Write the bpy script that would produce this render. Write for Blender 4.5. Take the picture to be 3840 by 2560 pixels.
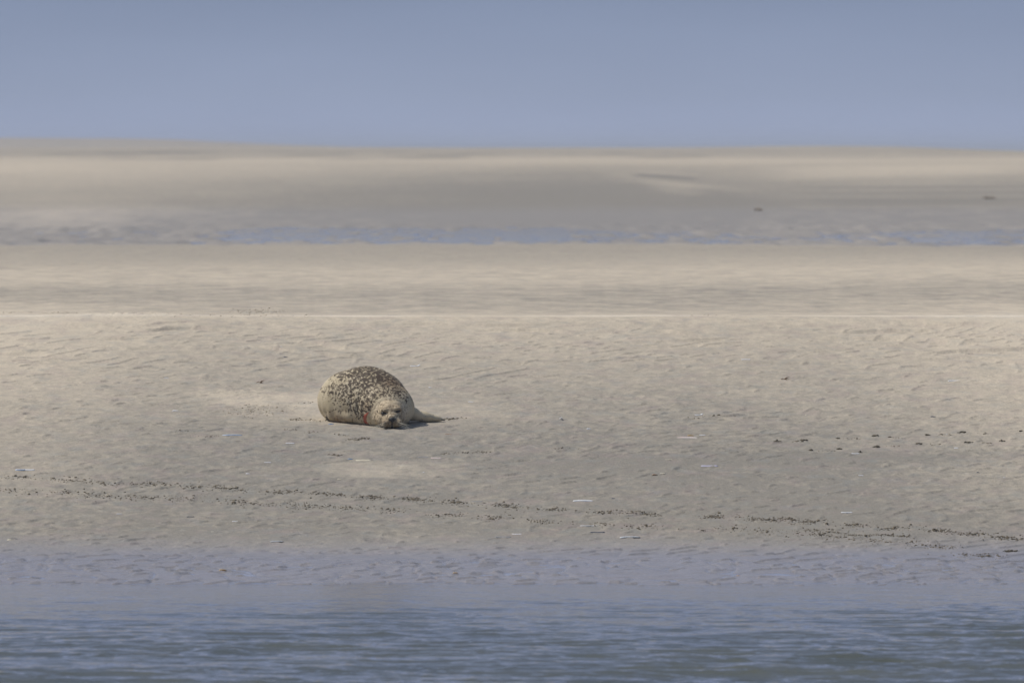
import bpy, bmesh, math, random
import numpy as np
from mathutils import Vector, Matrix
from mathutils.bvhtree import BVHTree

for o in list(bpy.data.objects): bpy.data.objects.remove(o)
S = bpy.context.scene
COL = S.collection
R = math.radians

# ------------------------------------------------------------------ camera
F = 12190.0                    # focal length in pixels of a 1024 wide picture
ZC = 2.264                     # camera height above the sand under the seal's chin
TILT = math.atan(189.0 / F)
cam_d = bpy.data.cameras.new('camera')
cam = bpy.data.objects.new('camera', cam_d); COL.objects.link(cam)
cam.location = (0, 0, ZC); cam.rotation_euler = (math.pi / 2 - TILT, 0, 0)
cam_d.sensor_width = 36; cam_d.lens = 36 * F / 1024
cam_d.clip_start = 1; cam_d.clip_end = 20000
cam_d.dof.use_dof = True; cam_d.dof.focus_distance = 99.0; cam_d.dof.aperture_fstop = 8.5
S.camera = cam

# ------------------------------------------------------------------ sky and sun
SUN_EL = R(57)
SUN_DIR = Vector((-math.cos(SUN_EL) * math.cos(R(18)), math.cos(SUN_EL) * math.sin(R(18)), math.sin(SUN_EL)))  # towards the sun: left
W = bpy.data.worlds.new('World'); S.world = W; W.use_nodes = True
nt = W.node_tree; nt.nodes.clear()
out = nt.nodes.new('ShaderNodeOutputWorld'); bg = nt.nodes.new('ShaderNodeBackground')
sky = nt.nodes.new('ShaderNodeTexSky'); sky.sky_type = 'NISHITA'; sky.sun_disc = False
sky.sun_elevation = SUN_EL; sky.sun_rotation = math.atan2(SUN_DIR.x, SUN_DIR.y)
sky.air_density = 1.2; sky.dust_density = 2.0
bg.inputs['Strength'].default_value = 0.10
tc = nt.nodes.new('ShaderNodeTexCoord'); sep = nt.nodes.new('ShaderNodeSeparateXYZ')
nt.links.new(tc.outputs['Generated'], sep.inputs[0])
mr = nt.nodes.new('ShaderNodeMapRange'); mr.inputs['From Min'].default_value = -0.001; mr.inputs['From Max'].default_value = 0.0155
nt.links.new(sep.outputs['Z'], mr.inputs['Value'])
rp = nt.nodes.new('ShaderNodeValToRGB')          # the low haze bank over the sea, pale at its foot
K = 10.0
def lin(r, g, b):
    return tuple(((c / 255) / 12.92 if c / 255 < .04045 else ((c / 255 + .055) / 1.055) ** 2.4) for c in (r, g, b))
def c4(c, k=1.0): return (c[0] * k, c[1] * k, c[2] * k, 1)
rp.color_ramp.elements[0].color = c4(lin(160, 172, 203), 1)
rp.color_ramp.elements[1].color = c4(lin(126, 140, 167), 1)
e = rp.color_ramp.elements.new(.35); e.color = c4(lin(149, 161, 187))
nt.links.new(mr.outputs[0], rp.inputs[0])
mul = nt.nodes.new('ShaderNodeMix'); mul.data_type = 'RGBA'; mul.blend_type = 'MULTIPLY'; mul.inputs[0].default_value = 1
mul.clamp_result = False
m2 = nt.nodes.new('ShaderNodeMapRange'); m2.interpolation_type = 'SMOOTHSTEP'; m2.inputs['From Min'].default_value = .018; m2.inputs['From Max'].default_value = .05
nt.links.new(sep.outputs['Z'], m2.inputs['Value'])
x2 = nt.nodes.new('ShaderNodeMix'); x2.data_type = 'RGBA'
nt.links.new(m2.outputs[0], x2.inputs[0]); nt.links.new(rp.outputs[0], x2.inputs[6]); x2.inputs[7].default_value = c4(lin(150, 165, 203))  # unseen band above the frame, brightened to lighten reflections on water and wet sand
m3 = nt.nodes.new('ShaderNodeMapRange'); m3.interpolation_type = 'SMOOTHSTEP'; m3.inputs['From Min'].default_value = .05; m3.inputs['From Max'].default_value = .16
nt.links.new(sep.outputs['Z'], m3.inputs['Value'])
x3 = nt.nodes.new('ShaderNodeMix'); x3.data_type = 'RGBA'
nt.links.new(m3.outputs[0], x3.inputs[0]); nt.links.new(x2.outputs[2], x3.inputs[6]); x3.inputs[7].default_value = c4(lin(104, 119, 148))  # unseen higher band, darkened so that steep wavelets reflect less light
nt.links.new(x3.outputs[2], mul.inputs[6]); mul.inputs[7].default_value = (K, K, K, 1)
# soft unevenness in the haze
mp = nt.nodes.new('ShaderNodeMapping'); mp.inputs['Scale'].default_value = (25, 25, 120)
nt.links.new(tc.outputs['Generated'], mp.inputs[0])
nz = nt.nodes.new('ShaderNodeTexNoise'); nz.inputs['Scale'].default_value = 1.2; nz.inputs['Detail'].default_value = 2
nt.links.new(mp.outputs[0], nz.inputs['Vector'])
nr = nt.nodes.new('ShaderNodeMapRange'); nr.inputs['To Min'].default_value = .93; nr.inputs['To Max'].default_value = 1.07
nt.links.new(nz.outputs['Fac'], nr.inputs['Value'])
vm = nt.nodes.new('ShaderNodeVectorMath'); vm.operation = 'SCALE'
nt.links.new(mul.outputs[2], vm.inputs[0]); nt.links.new(nr.outputs[0], vm.inputs['Scale'])
# above the haze bank: the sky itself
up = nt.nodes.new('ShaderNodeMapRange'); up.interpolation_type = 'SMOOTHSTEP'
up.inputs['From Min'].default_value = .22; up.inputs['From Max'].default_value = .65
nt.links.new(sep.outputs['Z'], up.inputs['Value'])
mx = nt.nodes.new('ShaderNodeMix'); mx.data_type = 'RGBA'; mx.clamp_result = False
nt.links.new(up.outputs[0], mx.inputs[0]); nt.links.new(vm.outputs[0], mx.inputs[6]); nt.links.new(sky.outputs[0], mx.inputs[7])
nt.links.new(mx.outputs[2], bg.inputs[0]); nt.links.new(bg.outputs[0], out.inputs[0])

sd = bpy.data.lights.new('sun', 'SUN'); sd.energy = 3.1; sd.angle = R(2.5); sd.color = (1, .95, .87)
so = bpy.data.objects.new('sun', sd); COL.objects.link(so)
so.rotation_euler = SUN_DIR.to_track_quat('Z', 'Y').to_euler()
S.view_settings.view_transform = 'Standard'; S.view_settings.look = 'None'
S.view_settings.exposure = -0.02; S.view_settings.gamma = 1
S.cycles.max_bounces = 4

# ------------------------------------------------------------------ helpers
def smooth(a, b, x):
    t = np.clip((x - a) / (b - a), 0, 1); return t * t * (3 - 2 * t)
def band(x, a, b, w=None):
    w = w or (b - a) * .25
    return smooth(a - w, a + w, x) * (1 - smooth(b - w, b + w, x))
def hash2(i, j, seed):
    n = (i.astype(np.int64) * 374761393 + j.astype(np.int64) * 668265263 + seed * 982451653) & 0x7fffffff
    n = ((n ^ (n >> 13)) * 1274126177) & 0x7fffffff
    n = (n ^ (n >> 16)) & 0x7fffffff
    return (n % 100003) / 50001.5 - 1.0
def vnoise(x, y, seed=0):
    xi = np.floor(x); yi = np.floor(y); fx = x - xi; fy = y - yi
    fx = fx * fx * fx * (fx * (fx * 6 - 15) + 10); fy = fy * fy * fy * (fy * (fy * 6 - 15) + 10)
    a = hash2(xi, yi, seed); b = hash2(xi + 1, yi, seed); c = hash2(xi, yi + 1, seed); d = hash2(xi + 1, yi + 1, seed)
    return (a * (1 - fx) + b * fx) * (1 - fy) + (c * (1 - fx) + d * fx) * fy
def fbm(x, y, seed=0, o=3):
    s = 0; a = 1; t = 0
    for k in range(o):
        s = s + a * vnoise(x + 17.3 * k, y - 9.1 * k, seed + k); t += a; a *= .5; x = x * 2.03; y = y * 2.03
    return s / t

def make_mesh(name, verts, faces, mat=None, parent=None, shade=True):
    me = bpy.data.meshes.new(name)
    if isinstance(faces, np.ndarray) and faces.ndim == 2:
        n = faces.shape[1]
        me.vertices.add(len(verts)); me.vertices.foreach_set('co', np.asarray(verts, np.float32).ravel())
        me.loops.add(faces.size); me.loops.foreach_set('vertex_index', faces.astype(np.int32).ravel())
        me.polygons.add(len(faces)); me.polygons.foreach_set('loop_start', np.arange(0, faces.size, n, dtype=np.int32))
        me.update(calc_edges=True)
    else:
        me.from_pydata([tuple(v) for v in verts], [], faces); me.update()
    if shade: me.polygons.foreach_set('use_smooth', np.ones(len(me.polygons), bool))
    if mat: me.materials.append(mat)
    o = bpy.data.objects.new(name, me); COL.objects.link(o)
    if parent: o.parent = parent
    return o
def attr(o, name, vals):
    a = o.data.attributes.new(name, 'FLOAT', 'POINT'); a.data.foreach_set('value', np.asarray(vals, np.float32).ravel())
def tag(o, label, cat, group=None):
    o['label'] = label; o['category'] = cat
    if group: o['group'] = group
    return o
def empty(name, loc, rot=(0, 0, 0)):
    o = bpy.data.objects.new(name, None); o.empty_display_size = .1; COL.objects.link(o)
    o.location = loc; o.rotation_euler = rot; return o

class Mat:
    def __init__(s, name):
        s.m = bpy.data.materials.new(name); s.m.use_nodes = True; s.t = s.m.node_tree
        s.b = s.t.nodes['Principled BSDF']
    def n(s, kind, **kw):
        x = s.t.nodes.new(kind)
        for k, v in kw.items(): setattr(x, k, v)
        return x
    def l(s, a, b): s.t.links.new(a, b)
    def attr(s, name): return s.n('ShaderNodeAttribute', attribute_name=name).outputs['Fac']
    def noise(s, scale, detail=3, stretch=(1, 1, 1), rough=.5, coord='Object', distort=0):
        tc = s.n('ShaderNodeTexCoord'); mp = s.n('ShaderNodeMapping'); mp.inputs['Scale'].default_value = stretch
        s.l(tc.outputs[coord], mp.inputs[0]); nz = s.n('ShaderNodeTexNoise')
        nz.inputs['Scale'].default_value = scale; nz.inputs['Detail'].default_value = detail
        nz.inputs['Roughness'].default_value = rough; nz.inputs['Distortion'].default_value = distort
        s.l(mp.outputs[0], nz.inputs['Vector']); return nz.outputs['Fac']
    def rng(s, v, a, b, c=0, d=1, sm=False):
        m = s.n('ShaderNodeMapRange'); 
        if sm: m.interpolation_type = 'SMOOTHSTEP'
        s.l(v, m.inputs['Value'])
        for k, x in zip(('From Min', 'From Max', 'To Min', 'To Max'), (a, b, c, d)):
            if isinstance(x, (int, float)): m.inputs[k].default_value = x
            else: s.l(x, m.inputs[k])
        return m.outputs[0]
    def math(s, op, a, b=None, clamp=False):
        m = s.n('ShaderNodeMath', operation=op); m.use_clamp = clamp
        for i, x in enumerate((a, b)):
            if x is None: continue
            if isinstance(x, (int, float)): m.inputs[i].default_value = x
            else: s.l(x, m.inputs[i])
        return m.outputs[0]
    def mix(s, f, a, b, blend='MIX'):
        m = s.n('ShaderNodeMix', data_type='RGBA', blend_type=blend)
        for i, x in ((0, f), (6, a), (7, b)):
            if isinstance(x, (int, float)): m.inputs[i].default_value = x
            elif isinstance(x, tuple): m.inputs[i].default_value = x if len(x) == 4 else x + (1,)
            else: s.l(x, m.inputs[i])
        return m.outputs[2]
    def bump(s, h, strength, dist):
        b = s.n('ShaderNodeBump')
        if isinstance(strength, (int, float)): b.inputs['Strength'].default_value = strength
        else: s.l(strength, b.inputs['Strength'])
        b.inputs['Distance'].default_value = dist; s.l(h, b.inputs['Height']); s.l(b.outputs[0], s.b.inputs['Normal']); return b
    def base(s, c):
        if isinstance(c, tuple): s.b.inputs['Base Color'].default_value = c if len(c) == 4 else c + (1,)
        else: s.l(c, s.b.inputs['Base Color'])
        return s
    def rough(s, v):
        if isinstance(v, (int, float)): s.b.inputs['Roughness'].default_value = v
        else: s.l(v, s.b.inputs['Roughness'])
        return s

def simple(name, col, rough=.5, var=.25, scale=60, spec=None):
    m = Mat(name); n = m.noise(scale, 3)
    m.base(m.mix(m.rng(n, .3, .7), tuple(c * (1 - var) for c in col), tuple(min(1, c * (1 + var)) for c in col))).rough(rough)
    if spec is not None: m.b.inputs['Specular IOR Level'].default_value = spec
    return m.m

# ------------------------------------------------------------------ the lie of the land
WATER_Z = -.72
PY = np.array([-400, 0, 40, 60, 72, 80, 84.4, 89.5, 92, 96, 100, 106, 110.6, 111.9, 112.7, 114.2, 118, 130, 155, 185, 198, 214, 230, 250, 266, 300, 350, 400, 440, 600, 700, 800, 1000, 1300, 8000.])
PZ = np.array([-6, -3.6, -2.2, -1.5, -1.12, -.86, -.725, -.625, -.50, -.25, 0, .370, .66, .752, .760, .735, .725, .745, .77, .80, .75, .60, .57, .575, .61, .97, 1.45, 1.93, 2.0, 2.2, 2.39, 2.52, 2.2, 1.2, -3.])
def pchip(x, X, Y):
    h = np.diff(X); d = np.diff(Y) / h; m = np.zeros_like(Y)
    m[1:-1] = np.where(d[:-1] * d[1:] > 0, 2 * d[:-1] * d[1:] / (d[:-1] + d[1:] + 1e-12), 0); m[0] = d[0]; m[-1] = d[-1]
    i = np.clip(np.searchsorted(X, x) - 1, 0, len(X) - 2); t = (x - X[i]) / h[i]
    return ((1 + 2 * t) * (1 - t) ** 2 * Y[i] + t * (1 - t) ** 2 * h[i] * m[i] + t * t * (3 - 2 * t) * Y[i + 1] + t * t * (t - 1) * h[i] * m[i + 1])
def base_h(x, y):
    wob = .35 * fbm(x * .13, y * .05, 5, 2) + .1 * fbm(x * .7, y * .2, 8, 2)
    yy = y + wob * band(y, 86, 118, 3) * 1.0 + fbm(x * .03, y * .01, 6, 3) * 12 * smooth(185, 260, y) * (1 - smooth(600, 700, y))
    z = pchip(yy, PY, PZ)
    # far crest and the more distant bank on the left
    z = z + smooth(300, 800, y) * (1 - smooth(1000, 1300, y)) * (.05 * fbm(x * .06, y * .004, 12, 3) - .25 * smooth(24, 36, x) + .12 * smooth(8, 20, x) * (1 - smooth(20, 30, x)))
    hill = (1.75 * (1 - smooth(-58, -2, x)) + .12 * fbm(x * .09, y * .003, 14, 3))
    z = z + band(y, 1450, 2100, 160) * (hill + 1.95 + (2.264 - 1.95 + .12 - z) * 1.0 - 2.0 * smooth(-25, 8, x))
    # hollows and low mounds of the far flats
    z = z + .035 * fbm(x * .12, y * .03, 21, 3) * smooth(116, 150, y) * (1 - smooth(500, 800, y))
    return z
def ripples(x, y):
    """linguoid current ripples: gentle back, steep face towards the water"""
    wx = x + .10 * fbm(x * 3.1, y * 2.1, 31, 2) + .35 * vnoise(x * .6, y * .4, 33)
    wet = 1 - smooth(87.0, 90.5, y)
    k = (1 - .85 * smooth(109.8, 112.2, y)) * (1 - smooth(113, 120, y)) * smooth(70, 80, y)
    berm = band(y, 106.8, 111.6, 1.4)
    calm = .68 + .28 * fbm(x * .5, y * .35, 81, 2)
    # low scalloped relief
    lam = .17
    ph = (y + .20 * vnoise(x * 8.0, y * 2.0, 41) + .60 * vnoise(x * .8, y * .3, 43) - .15 * x) / lam + .5 * vnoise(wx * 13.0, y * 2.6, 45)
    t = ph - np.floor(ph)
    saw = np.where(t < .25, t / .25, 1 - (t - .25) / .75); saw = saw * saw * (3 - 2 * saw)
    amp = .25 + .75 * smooth(-.2, .4, fbm(wx * 10.0, y * 2.8, 51, 2))
    r = k * calm * (.0110 * (saw - .5) * amp * (1 - .6 * berm) * (1 - .35 * smooth(101, 106, y)) + .0035 * fbm(wx * 15 + 3, y * 5.5, 61, 2)) * (1 - .5 * wet)
    # short sharp steps facing the water, slanting up to the right
    lam = .48
    ph = (y - 1.5 * x + .35 * vnoise(x * 2.2, y * 1.2, 141) + .5 * vnoise(x * .6, y * .4, 143)) / lam
    cell = np.floor(ph); t = ph - cell
    sharp = np.where(t < .045, t / .045, np.exp(-(t - .045) * 4.0) - math.exp(-3.82) * (t - .045) / .955)
    gate = smooth(.26, .60, vnoise(x * 13 + 3.7 * cell, .37 * cell, 145) + .22 * vnoise(x * .7, y * .5, 147) + .25 * wet + .18 * berm)
    r = r + k * (.0125 + .001 * wet) * sharp * gate
    # rounded hummocks standing out of the film of water
    c2 = vnoise(x * 6.2 + 1.2 * vnoise(x * 2.3, y * 1.1, 151), y * 1.9 + .7 * vnoise(x * 4.4, y * .7, 153), 155)
    r = r + k * wet * (.0125 * (np.minimum(1, np.abs(c2) * 2.6) - .5) + .004 * fbm(x * 7, y * 3, 157, 2))
    # scours below the berm: long low curved scarps
    sx = x + .8 * vnoise(x * .35, y * .3, 91)
    ph = (y + .28 * sx + .5 * vnoise(x * .8, y * .5, 93)) / .95 + .4 * vnoise(x * 1.7, y * 1.2, 95)
    t = ph - np.floor(ph); s2 = np.where(t < .10, t / .10, 1 - (t - .10) / .90)
    r = r + berm * .034 * (s2 - .5) * smooth(.0, .5, fbm(x * 1.3, y * .9, 97, 2))
    # lumpy wind and current marks beyond the berm
    far = smooth(113, 116, y) * (1 - smooth(420, 600, y))
    sc = np.clip(112 / y, .12, 1)
    r = r + far * (.0028 * fbm(x * 5 * sc, y * 2.6 * sc, 101, 3)) * (.5 + 1.3 * band(y, 116, 146, 6) + .5 * band(y, 200, 262, 8))
    r = r + band(y, 420, 900, 40) * .05 * np.sin((y + 6 * vnoise(x * .05, y * .02, 111)) * .35 + 2 * vnoise(x * .3, y * .03, 113))
    # churned sand beside the seal
    ch = np.exp(-(((x + 2.31) / .30) ** 2 + ((y - 103.6) / .45) ** 2)) + .8 * np.exp(-(((x + 3.5 + .0 * y) / .6) ** 2 + ((y - 112.6) / .5) ** 2)) + .8 * np.exp(-(((x + 2.25) / .22) ** 2 + ((y - 114.0) / .8) ** 2))
    r = r + .03 * np.abs(fbm(x * 11, y * 9, 121, 2)) * np.clip(ch * 1.3, 0, 1) + .012 * np.clip(ch, 0, 1)
    # smooth where the seal slid about
    sl = slide(x, y)
    return r * (1 - .75 * sl)
def slide(x, y):
    a = np.exp(-(((x + 1.15) / 1.15) ** 4 + ((y - 101.6 - .2 * vnoise(x * 2, y * 2, 5)) / 1.15) ** 4))
    b = np.exp(-(((x + .95) / .52) ** 4 + ((y - 96.2 + .12 * x) / .75) ** 4))
    c = np.exp(-(((x + 2.0) / .7) ** 4 + ((y - 103.2) / .9) ** 4))
    rag = .45 + .55 * smooth(-.35, .25, fbm(x * 2.6, y * 1.5, 181, 4))
    return np.clip(.8 * a + .9 * b + .8 * c, 0, 1) * rag
CH_LEVEL = .60
def ground(x, y):
    """height, pool mask"""
    b = base_h(x, y); r = ripples(x, y)
    h = b + r
    # pockets of water left between the ripples near the edge
    lev = b - .0022 - .0055 * smooth(85.0, 90.4, y)
    m1 = (1 - smooth(89.3, 90.3, y)) * smooth(80, 83, y)
    p1 = .8 * m1 * smooth(-.001, .003, lev - h)
    h = np.where(m1 > .01, np.maximum(h, lev - .02 * (1 - m1)), h)
    # the far channel
    lump = .016 * fbm(x * .6, y * .15, 131, 2) + .030 * vnoise(x * 2.2, y * .22, 133) + .032 * vnoise(x * 4, y * .36, 135)
    reach = np.maximum(band(x * 100 / y, -2.45, .6, .35), band(x * 100 / y, 3.0, 5.5, .3))
    m2 = band(y, 200, 275, 8)
    hc = h + lump * m2
    lev2 = CH_LEVEL - .050 + .034 * reach
    p2 = m2 * smooth(-.004, .012, lev2 - hc)
    h = np.where(m2 > .01, np.maximum(hc, lev2), h)
    return h, np.clip(p1 + p2, 0, 1)
def G(x, y):
    h, _ = ground(np.array([float(x)]), np.array([float(y)])); return float(h[0])
def at(px, py):
    """where the line of sight through a pixel of the 3840 x 2560 photograph meets the sand"""
    u = (px / 3.75 - 512) / F; v = (341 - py / 3.75) / F
    d = Vector((u, 1, v)); d = Matrix.Rotation(-TILT, 3, 'X') @ d
    ys = np.concatenate([np.arange(60, 130, .05), np.arange(130, 900, .5)])
    xs = d.x / d.y * ys; zs = ZC + d.z / d.y * ys
    hh = base_h(xs, ys)
    i = np.argmax(zs <= hh); y = float(ys[i]); x = float(xs[i])
    return Vector((x, y, G(x, y)))

# ------------------------------------------------------------------ sand
def build_sand():
    tin = np.linspace(-1, 1, 781)
    tout = 1 + np.array([.01, .03, .07, .14, .25, .45, 0.8, 1.5, 3, 6, 12, 14])
    t = np.concatenate([-tout[::-1], tin, tout])
    rows = [-400, -100, 0, 40, 60, 66, 70, 74, 77]
    y = 79.0
    while y < 114.5: rows.append(y); y += .021
    st = .05
    while y < 520: rows.append(y); y += st; st = min(st * 1.012, .9)
    while y < 2300: rows.append(y); y += st; st = min(st * 1.01, 9)
    while y < 8000: rows.append(y); y += 500
    Y = np.array(rows)
    half = 5.6 * np.maximum(Y, 112) / 112
    X = t[None, :] * half[:, None]
    X[:, 0] = -6000; X[:, -1] = 6000; YY = np.repeat(Y[:, None], len(t), 1)
    Z, P = ground(X, YY)
    nr, nc = X.shape
    idx = np.arange(nr * nc).reshape(nr, nc)
    f = np.stack([idx[:-1, :-1], idx[:-1, 1:], idx[1:, 1:], idx[1:, :-1]], -1).reshape(-1, 4)
    co = np.stack([X, YY, Z], -1).reshape(-1, 3)
    o = make_mesh('sand', co, f)
    o['kind'] = 'structure'
    # how damp, with side lightening painted in: 0 dry and pale, 1 damp and grey
    ky = np.array([60, 84, 89, 93, 97, 100, 103, 106, 108.5, 111, 112.2, 113.5, 116, 120, 128, 136, 146, 156, 172, 184, 197, 205, 262, 285, 330, 375, 400, 430, 480, 600, 700, 850, 1400, 2000, 8000.])
    kv = np.array([1, 1, 1.05, 1.02, .95, .83, .62, .48, .32, .22, .02, .12, .22, .42, .52, .50, .16, .12, .50, .62, .62, .85, .85, .92, .80, .42, .20, .18, .45, .62, .55, .45, .55, .55, .5])
    yw = YY + .5 * fbm(X * .25, YY * .1, 3, 2) * (YY < 120) + fbm(X * .04, YY * .02, 4, 3) * .05 * YY * (YY >= 120)
    D = np.interp(yw, ky, kv)
    sidex = np.abs(X) / (YY * .042)
    D = D - .34 * smooth(.55, 1.05, sidex) * band(YY, 92, 125, 4)  # vignette-like lightening towards the frame sides, painted into the sand colour
    D = D + .28 * np.exp(-((X / (YY * .042) - .08) / .38) ** 2) * band(YY, 262, 380, 25)
    D = D - .30 * (1 - smooth(-1.1, -.3, X / (YY * .042))) * band(YY, 270, 390, 30)
    D = D - .30 * slide(X, YY)
    q = X * 100 / YY
    # marks on the far banks, laid out from where they lie in the view
    def spot(px, py, rx, ry, shear=0, pw=2):
        c = at(px, py); wx_ = rx / 3.75 * c.y / F; wy_ = abs(at(px, py - ry).y - at(px, py + ry).y) / 2
        u = (X - c.x) / wx_; v = (YY - c.y) / wy_ - shear * u
        return np.exp(-(np.abs(u) ** pw + np.abs(v) ** pw))
    rag = .6 + .8 * smooth(-.4, .4, fbm(X * .5, YY * .12, 161, 3))
    D = D - .26 * spot(2590, 693, 200, 9, -1.8) - .24 * spot(2530, 705, 95, 26, -.4, 3) - .4 * spot(2420, 655, 120, 10) + 1.25 * rag * spot(2480, 661, 95, 6, -.9, 3)
    D = D + .25 * spot(2700, 750, 130, 20, -.3)
    D = D + 1.2 * rag * spot(545, 862, 85, 7, -.7, 3) + .9 * rag * spot(310, 900, 60, 4, 0, 3) + .8 * rag * spot(720, 893, 60, 4, -.6, 3)
    D = D - .35 * spot(250, 820, 300, 35, 0, 3) * (.3 + rag * .7)
    lines = fbm(X * .10, YY * .42, 163, 2)
    D = D + 1.3 * smooth(.0, .5, lines) * spot(3500, 712, 420, 42, .35, 4)
    D = D - .35 * spot(3400, 640, 500, 22, .2, 4)
    D = D + .35 * smooth(0, .5, fbm(X * .35, YY * .03, 165, 2)) * band(YY, 430, 640, 30) * (X < 8)
    D = D + .28 * fbm(X * 4.5, YY * .9, 167, 2) * band(YY, 114, 160, 5) + .22 * fbm(X * 2.2, YY * .35, 169, 2) * band(YY, 196, 300, 8)
    D = D - (.36 + .65 * fbm(X * .9, YY * 0 + 8, 173, 2)) * band(YY + .45 * fbm(X * .5, YY * 0 + 3, 171, 3), 111.95, 112.5, .2)
    D = D + .25 * np.exp(-((YY - 97.2 - .22 * (X - 2)) / .5) ** 2) * smooth(-.5, 1.2, X)
    D = D - .25 * slide(X, YY)
    attr(o, 'damp', np.clip(D, -.8, 1.6))
    attr(o, 'wet', np.clip((1 - smooth(87.6, 91.4, YY + .35 * fbm(X * 1.2, YY * .5, 9, 2))) + .32 * band(YY, 198, 300, 10), 0, 1))
    attr(o, 'pool', P)
    m = Mat('sand'); o.data.materials.append(m.m)
    damp = m.attr('damp'); wet = m.attr('wet'); pool = m.attr('pool')
    n1 = m.noise(2.6, 4, (1, .42, 1), .55)             # patches
    n2 = m.noise(11, 4, (1, .35, 1), .6)               # mottling between ripples
    n3 = m.noise(55, 3, (1, .45, 1), .6)                # grain
    n4 = m.noise(.25, 3, (1, .25, 1), .5)
    dd = m.math('ADD', damp, m.rng(n1, .3, .7, -.09, .09))
    dd = m.math('ADD', dd, m.rng(n2, .32, .68, -.20, .20))
    dd = m.math('ADD', dd, m.rng(n4, .3, .7, -.07, .07))
    dry = (.53, .46, .355); moist = (.235, .217, .184)
    c = m.mix(m.math('MULTIPLY', dd, 1, True), dry, moist)
    c = m.mix(m.rng(damp, -.7, 0, 1, 0), c, (.64, .57, .46))
    hue = m.noise(4.5, 3, (1, .4, 1), .5)
    c = m.mix(m.rng(hue, .50, .72, 0, .30), c, (.30, .235, .225))       # reddish skim
    hue2 = m.noise(5.5, 3, (1.1, .4, 2), .5)
    c = m.mix(m.rng(hue2, .52, .72, 0, .22), c, (.22, .25, .255))        # blue grey skim
    c = m.mix(m.math('MULTIPLY', wet, .6), c, (.27, .25, .265))
    c = m.mix(1.0, c, m.mix(m.rng(n3, .3, .7), (.90, .90, .90), (1.08, 1.08, 1.08)), 'MULTIPLY')
    c = m.mix(pool, c, (.16, .155, .15))
    m.base(c)
    rg = m.rng(wet, 0, 1, .85, .27); rg = m.rng(pool, 0, 1, rg, .05); m.rough(rg)
    m.b.inputs['Specular IOR Level'].default_value = .5
    sp = m.rng(wet, 0, 1, .12, .7); m.l(sp, m.b.inputs['Specular IOR Level'])
    hb = m.math('ADD', m.noise(30, 3, (1, .5, 1), .6), m.math('MULTIPLY', m.noise(6, 3, (1, .45, 1), .6), 1.4))
    m.bump(hb, m.rng(pool, 0, 1, .55, 0), .012)
    return o
build_sand()

# ------------------------------------------------------------------ water
def build_water():
    tin = np.linspace(-1, 1, 561)
    tout = 1 + np.array([.02, .08, .2, .5, 1, 2, 5, 15, 60]); t = np.concatenate([-tout[::-1], tin, tout])
    rows = [-400, -200, -60, 0, 30, 50, 60]; y = 64.
    while y < 86.0: rows.append(y); y += .035
    Y = np.array(rows); X = np.repeat(t[None, :] * 4.3, len(Y), 0); YY = np.repeat(Y[:, None], len(t), 1)
    d = 84.6 - YY
    amp = .10 + .22 * smooth(.8, 6, d) + .58 * smooth(5, 15, d)
    gust = .75 + .5 * fbm(X * .25, YY * .12, 201, 2)
    slick = np.exp(-(((X + 2.6) / 1.6) ** 4 + ((YY - 71.2) / .8) ** 4)) * .6
    w = 0
    for k, (lx, ly, a) in enumerate(((1.5, 1.1, .028), (.60, .32, .021), (.26, .17, .011), (.13, .09, .0045))):
        n = vnoise(X / lx + .3 * YY / ly + .4 * vnoise(X, YY, 240 + k), YY / ly + .10 * X / lx, 210 + k * 5)
        w = w + a * (1 - 2 * np.abs(n) ** .8)
    Z = WATER_Z + w * amp * gust * (1 - slick) * np.where(YY < 63, 0, 1)
    idx = np.arange(X.size).reshape(X.shape)
    f = np.stack([idx[:-1, :-1], idx[:-1, 1:], idx[1:, 1:], idx[1:, :-1]], -1).reshape(-1, 4)
    o = make_mesh('water', np.stack([X, YY, Z], -1).reshape(-1, 3), f); o['kind'] = 'structure'
    attr(o, 'shore', smooth(0, 1, 1 - np.clip(d / 7, 0, 1)))
    m = Mat('water'); o.data.materials.append(m.m)
    n = m.noise(1.3, 3, (1, .4, 1))
    c = m.mix(m.rng(n, .3, .7), (.052, .055, .034), (.085, .084, .052))
    c = m.mix(m.math('MULTIPLY', m.attr('shore'), .7), c, (.17, .17, .18))
    m.base(c).rough(.07); m.b.inputs['IOR'].default_value = 1.33; m.b.inputs['Specular IOR Level'].default_value = .5
    hb = m.noise(9, 4, (1, .8, 1), .6)
    m.bump(hb, m.rng(m.attr('shore'), 0, 1, .4, .25), .03)
build_water()

# ------------------------------------------------------------------ the seal
SEAL = at(1477, 1608)
SLOPE = .0605
sx0, sy0 = SEAL.x, SEAL.y
seal = empty('seal', (sx0, sy0, float(base_h(np.array([sx0]), np.array([sy0]))[0]) - .004), (math.atan(SLOPE), 0, 0))
tag(seal, 'fat spotted seal dozing on the wet sand facing the water, red wound on its neck', 'seal')

def ell(P, c, r, rot=None):
    q = [P[i] - c[i] for i in range(3)]
    if rot is not None:
        M = rot
        q = [M[i][0] * q[0] + M[i][1] * q[1] + M[i][2] * q[2] for i in range(3)]
    a = np.sqrt((q[0] / r[0]) ** 2 + (q[1] / r[1]) ** 2 + (q[2] / r[2]) ** 2)
    b = np.sqrt((q[0] / r[0] ** 2) ** 2 + (q[1] / r[1] ** 2) ** 2 + (q[2] / r[2] ** 2) ** 2) + 1e-9
    return a * (a - 1) / b
def smin(a, b, k):
    h = np.clip(.5 + .5 * (b - a) / k, 0, 1); return b * (1 - h) + a * h - k * h * (1 - h)
def smax(a, b, k): return -smin(-a, -b, k)
def rotm(ax, ay, az):
    return (Matrix.Rotation(az, 3, 'Z') @ Matrix.Rotation(ay, 3, 'Y') @ Matrix.Rotation(ax, 3, 'X')).transposed()
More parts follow.
